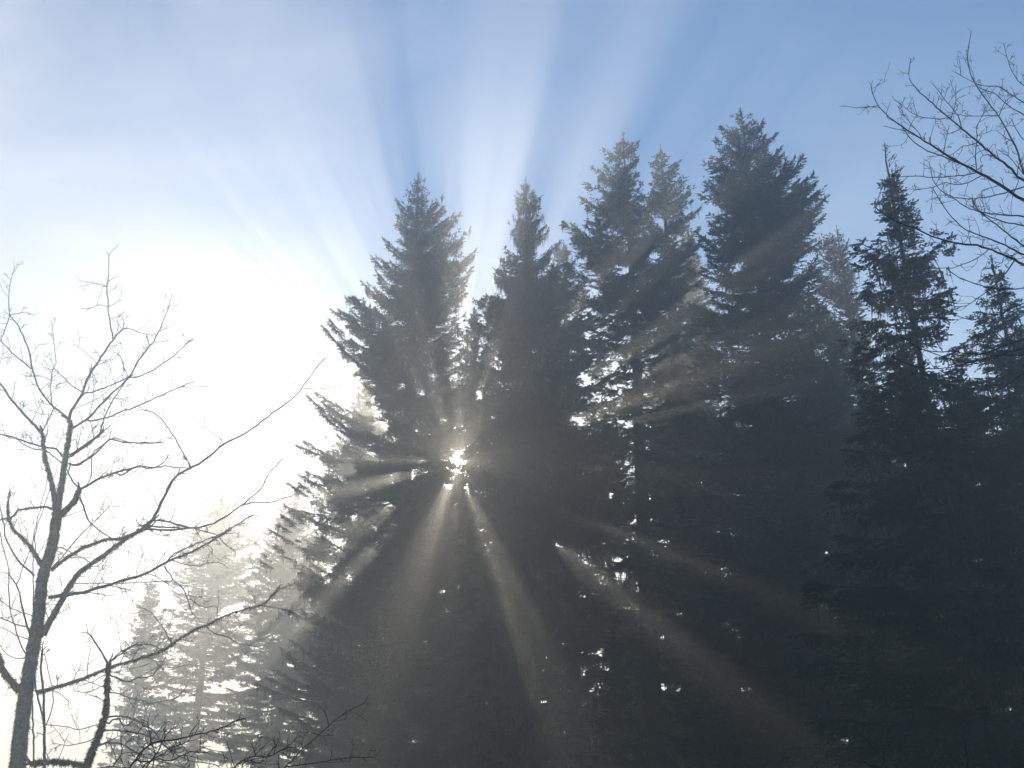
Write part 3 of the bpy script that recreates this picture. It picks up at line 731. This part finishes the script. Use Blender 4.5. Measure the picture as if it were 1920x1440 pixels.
T.limb(PX(1822, 1510, 1815, 1440, 1812, 1405, 1806, 1382), 3, 1.5, D=8.0, drift=0, twigs=.2)
b = at(1822, 1505, 8.0)
T.done('bare_bush', (b[0], 8.0, 0), 'lone upright dark twig nearest the bottom right corner', 'bush', M_dark)

# --- the bare tree reaching in from the right
T = Bare(9.5, 13)
T.limb(PX(2500, 1620, 2480, 1300, 2440, 1000, 2390, 780, 2300, 560, 2180, 470), 46, 22, D=9.5, drift=0, trunk=True, twigs=0)
T.limb(PX(2180, 470, 2100, 430, 2010, 400) + R1(1440, 1340, 1330, 1270, 1220, 1200, 1090, 1130, 960, 1060, 850, 1000, 770, 945, 700, 900, 570, 820, 500, 770, 430, 720, 380, 670, 340, 625, 305, 550, 292, 475), 13, 1.6, drift=-.1)
T.limb(PX(2180, 470, 2100, 400, 2000, 360) + R1(1440, 1195, 1350, 1110, 1220, 1010, 1090, 900, 970, 800, 840, 690, 700, 570, 620, 490, 580, 430, 578, 350, 592, 285), 10, 1.4, drift=.15)
T.limb(PX(2180, 470, 2060, 390, 1960, 345) + R1(1440, 1130, 1400, 1000, 1350, 890, 1250, 710, 1150, 580, 1070, 460, 1025, 350, 1020, 230, 1044, 80), 7, 1.3, drift=.3)
T.limb(PX(2300, 560, 2150, 350, 2020, 240) + R1(1440, 610, 1350, 550, 1240, 485, 1150, 488, 1070, 460, 1000, 430, 930, 385), 8, 1.2, drift=.1)
T.limb(PX(2020, 240) + R1(1440, 480, 1390, 440, 1350, 380, 1310, 260, 1288, 170), 3, 1.1, drift=.1)
T.limb(R1(1520, 740, 1440, 700, 1340, 645, 1220, 540, 1150, 520, 1090, 490), 3, 1.2)
T.limb(R1(340, 635, 260, 640, 180, 650, 90, 635), 1.6, 1, twigs=.3)
T.limb(R1(530, 800, 570, 860, 620, 910, 720, 970, 850, 1020, 1000, 1085), 2, 2.6, twigs=.5)
T.limb(R1(540, 822, 470, 808, 388, 785), 1.6, 1, twigs=0)
T.limb(R1(1090, 1130, 1020, 1150, 950, 1158, 800, 1170, 620, 1160, 510, 1165, 440, 1150), 2.6, 1.3)
T.limb(PX(2010, 400) + R1(1530, 1180, 1440, 1240, 1330, 1275, 1150, 1320, 1000, 1330, 880, 1310, 780, 1230, 750, 1150, 728, 1060), 4, 1.3, twigs=.8)
T.limb(R1(1120, 1160, 1020, 1210, 930, 1225, 850, 1210, 760, 1245, 620, 1265), 2.2, 1.2)
T.limb(R1(890, 725, 780, 730, 640, 712, 560, 660, 480, 598), 2, 1.1)
T.limb(R1(1250, 710, 1180, 705, 1100, 712, 960, 702, 870, 680), 1.9, 1.1)
T.limb(R1(895, 725, 915, 650, 930, 590, 928, 505), 1.9, 1.2)
T.limb(R1(930, 590, 965, 570, 1000, 555), 1.3, 1, twigs=0)
T.limb(R1(972, 800, 945, 710, 900, 650, 840, 580, 768, 482), 2.2, 1.1)
T.limb(R1(1085, 1130, 1075, 1040, 1075, 960, 1090, 860, 1085, 790, 1120, 720, 1147, 645), 2.3, 1.1)
T.limb(R1(838, 985, 845, 930, 858, 870, 876, 795), 1.8, 1.1)
T.limb(R1(735, 910, 725, 895, 745, 850, 760, 790), 1.6, 1.1, twigs=.4)
T.limb(R1(680, 890, 650, 840, 600, 780, 550, 720, 515, 655), 1.8, 1)
T.limb(R1(575, 815, 605, 750, 655, 678), 1.4, 1, twigs=0)
T.limb(R1(1095, 910, 1040, 925, 980, 940, 940, 970, 890, 1003), 1.8, 1.1)
T.limb(R1(972, 805, 930, 825, 850, 848), 1.5, 1)
T.limb(R1(1100, 900, 1128, 845, 1195, 820), 1.6, 1)
T.limb(R1(1255, 708, 1300, 600, 1390, 548), 1.9, 1.1)
T.limb(R1(1440, 890, 1390, 830, 1350, 738), 1.7, 1)
T.limb(R1(1360, 905, 1320, 885, 1250, 832), 1.4, 1)
T.limb(R1(1215, 1010, 1170, 1000, 1110, 1025, 1130, 1080, 1100, 1110), 1.8, 1.2)
T.limb(R1(1440, 1150, 1390, 1090, 1330, 1020, 1290, 995), 2, 1.1)
T.limb(PX(2180, 470, 2050, 500) + R2(1560, 500, 1440, 462, 1330, 410, 1240, 375, 1160, 342, 1090, 320, 1000, 312, 920, 300, 800, 265, 700, 230, 590, 180, 480, 140, 380, 80, 320, 25, 330, -20), 9, 1.8, drift=-.15, twigs=.7)
T.limb(R2(1600, 430, 1440, 390, 1300, 320, 1150, 260, 1000, 200, 900, 110, 820, 0) + R1(760, 1260), 4.6, 1.3, drift=.1)
T.limb(R2(1560, 400, 1440, 325, 1350, 258, 1200, 140, 1100, 60) + R1(1050, 1330), 4, 2, drift=.15)
T.limb(R2(1560, 130, 1440, 105, 1300, 90, 1150, 78, 1000, 30, 930, -20, 850, -60), 4, 1.5)
T.limb(R2(1560, 190, 1440, 172, 1250, 130, 1150, 90, 1050, 30), 3.4, 1.6)
T.limb(R2(1180, 345, 1120, 395, 1060, 430, 950, 475, 850, 490, 700, 490), 2.2, 1.1, twigs=.7)
T.limb(R2(860, 490, 950, 560, 1080, 610, 1200, 640, 1350, 648, 1460, 640), 1.8, 2.2, twigs=.7)
T.limb(R2(1370, 430, 1330, 490, 1290, 545, 1200, 640, 1100, 710, 1010, 770, 940, 778, 860, 768), 3, 1.2)
T.limb(PX(2180, 470, 2050, 540) + R2(1560, 720, 1440, 752, 1360, 790, 1240, 840, 1150, 860, 1050, 875, 950, 850, 860, 810, 780, 770), 5, 1.2, twigs=.7)
T.limb(PX(2300, 560, 2080, 610) + R2(1560, 980, 1440, 1020, 1300, 1070, 1150, 1130, 1050, 1140, 900, 1110, 830, 1120, 700, 1110, 600, 1060, 520, 1010), 6, 1.4, drift=-.2, twigs=.5)
T.limb(R2(1560, 1060, 1440, 1090, 1300, 1130, 1130, 1195, 1000, 1200, 850, 1160, 700, 1110, 620, 1070), 3.4, 1.3, twigs=.5)
T.limb(R2(830, 1115, 790, 1050, 750, 960), 1.7, 1, twigs=.3)
T.limb(PX(2300, 560, 2080, 640) + R2(1560, 1130, 1440, 1145, 1300, 1145, 1200, 1155, 1040, 1200, 850, 1240, 700, 1240, 560, 1200, 450, 1150, 390, 1050), 5, 1.3, drift=-.2, twigs=.5)
T.limb(PX(2390, 780, 2080, 660) + R2(1560, 1200, 1440, 1275, 1370, 1330, 1280, 1390, 1200, 1425), 4, 1.3, drift=-.3, twigs=.4)
b = at(2480, 1300, 9.5)
T.done('bare_tree', (b[0], 9.5, 0), 'dark leafless tree whose slender branches arch in from the right edge', 'tree', M_dark)

# ---------------------------------------------------------------- ground and haze
g = mesh_from('ground', np.array([[-290, -290, 0], [290, -290, 0], [290, 290, 0], [-290, 290, 0]], float), np.array([0, 1, 2, 3]), 4, M_ground)
g['kind'] = 'structure'
hx = 300.0; z0, z1 = -1.0, 36.5
co = np.array([[x, y, z] for z in (z0, z1) for y in (-hx, hx) for x in (-hx, hx)], float)
fa = [0, 2, 3, 1, 4, 5, 7, 6, 0, 1, 5, 4, 2, 6, 7, 3, 0, 4, 6, 2, 1, 3, 7, 5]
hm = bpy.data.materials.new('haze'); hm.use_nodes = True
t = hm.node_tree; t.nodes.clear()
o = t.nodes.new('ShaderNodeOutputMaterial'); v = t.nodes.new('ShaderNodeVolumePrincipled')
v.inputs['Color'].default_value = (1, .995, .965, 1)
v.inputs['Density'].default_value = HAZE_DENSITY
v.inputs['Anisotropy'].default_value = HAZE_G
t.links.new(v.outputs[0], o.inputs['Volume'])
hz = mesh_from('haze', co, np.array(fa), 4, hm)
hz['kind'] = 'stuff'; hz['label'] = 'thin sunlit morning mist hanging among the trees'
print('tris', sum(len(o.data.polygons) for o in COL.objects if o.type == 'MESH'))
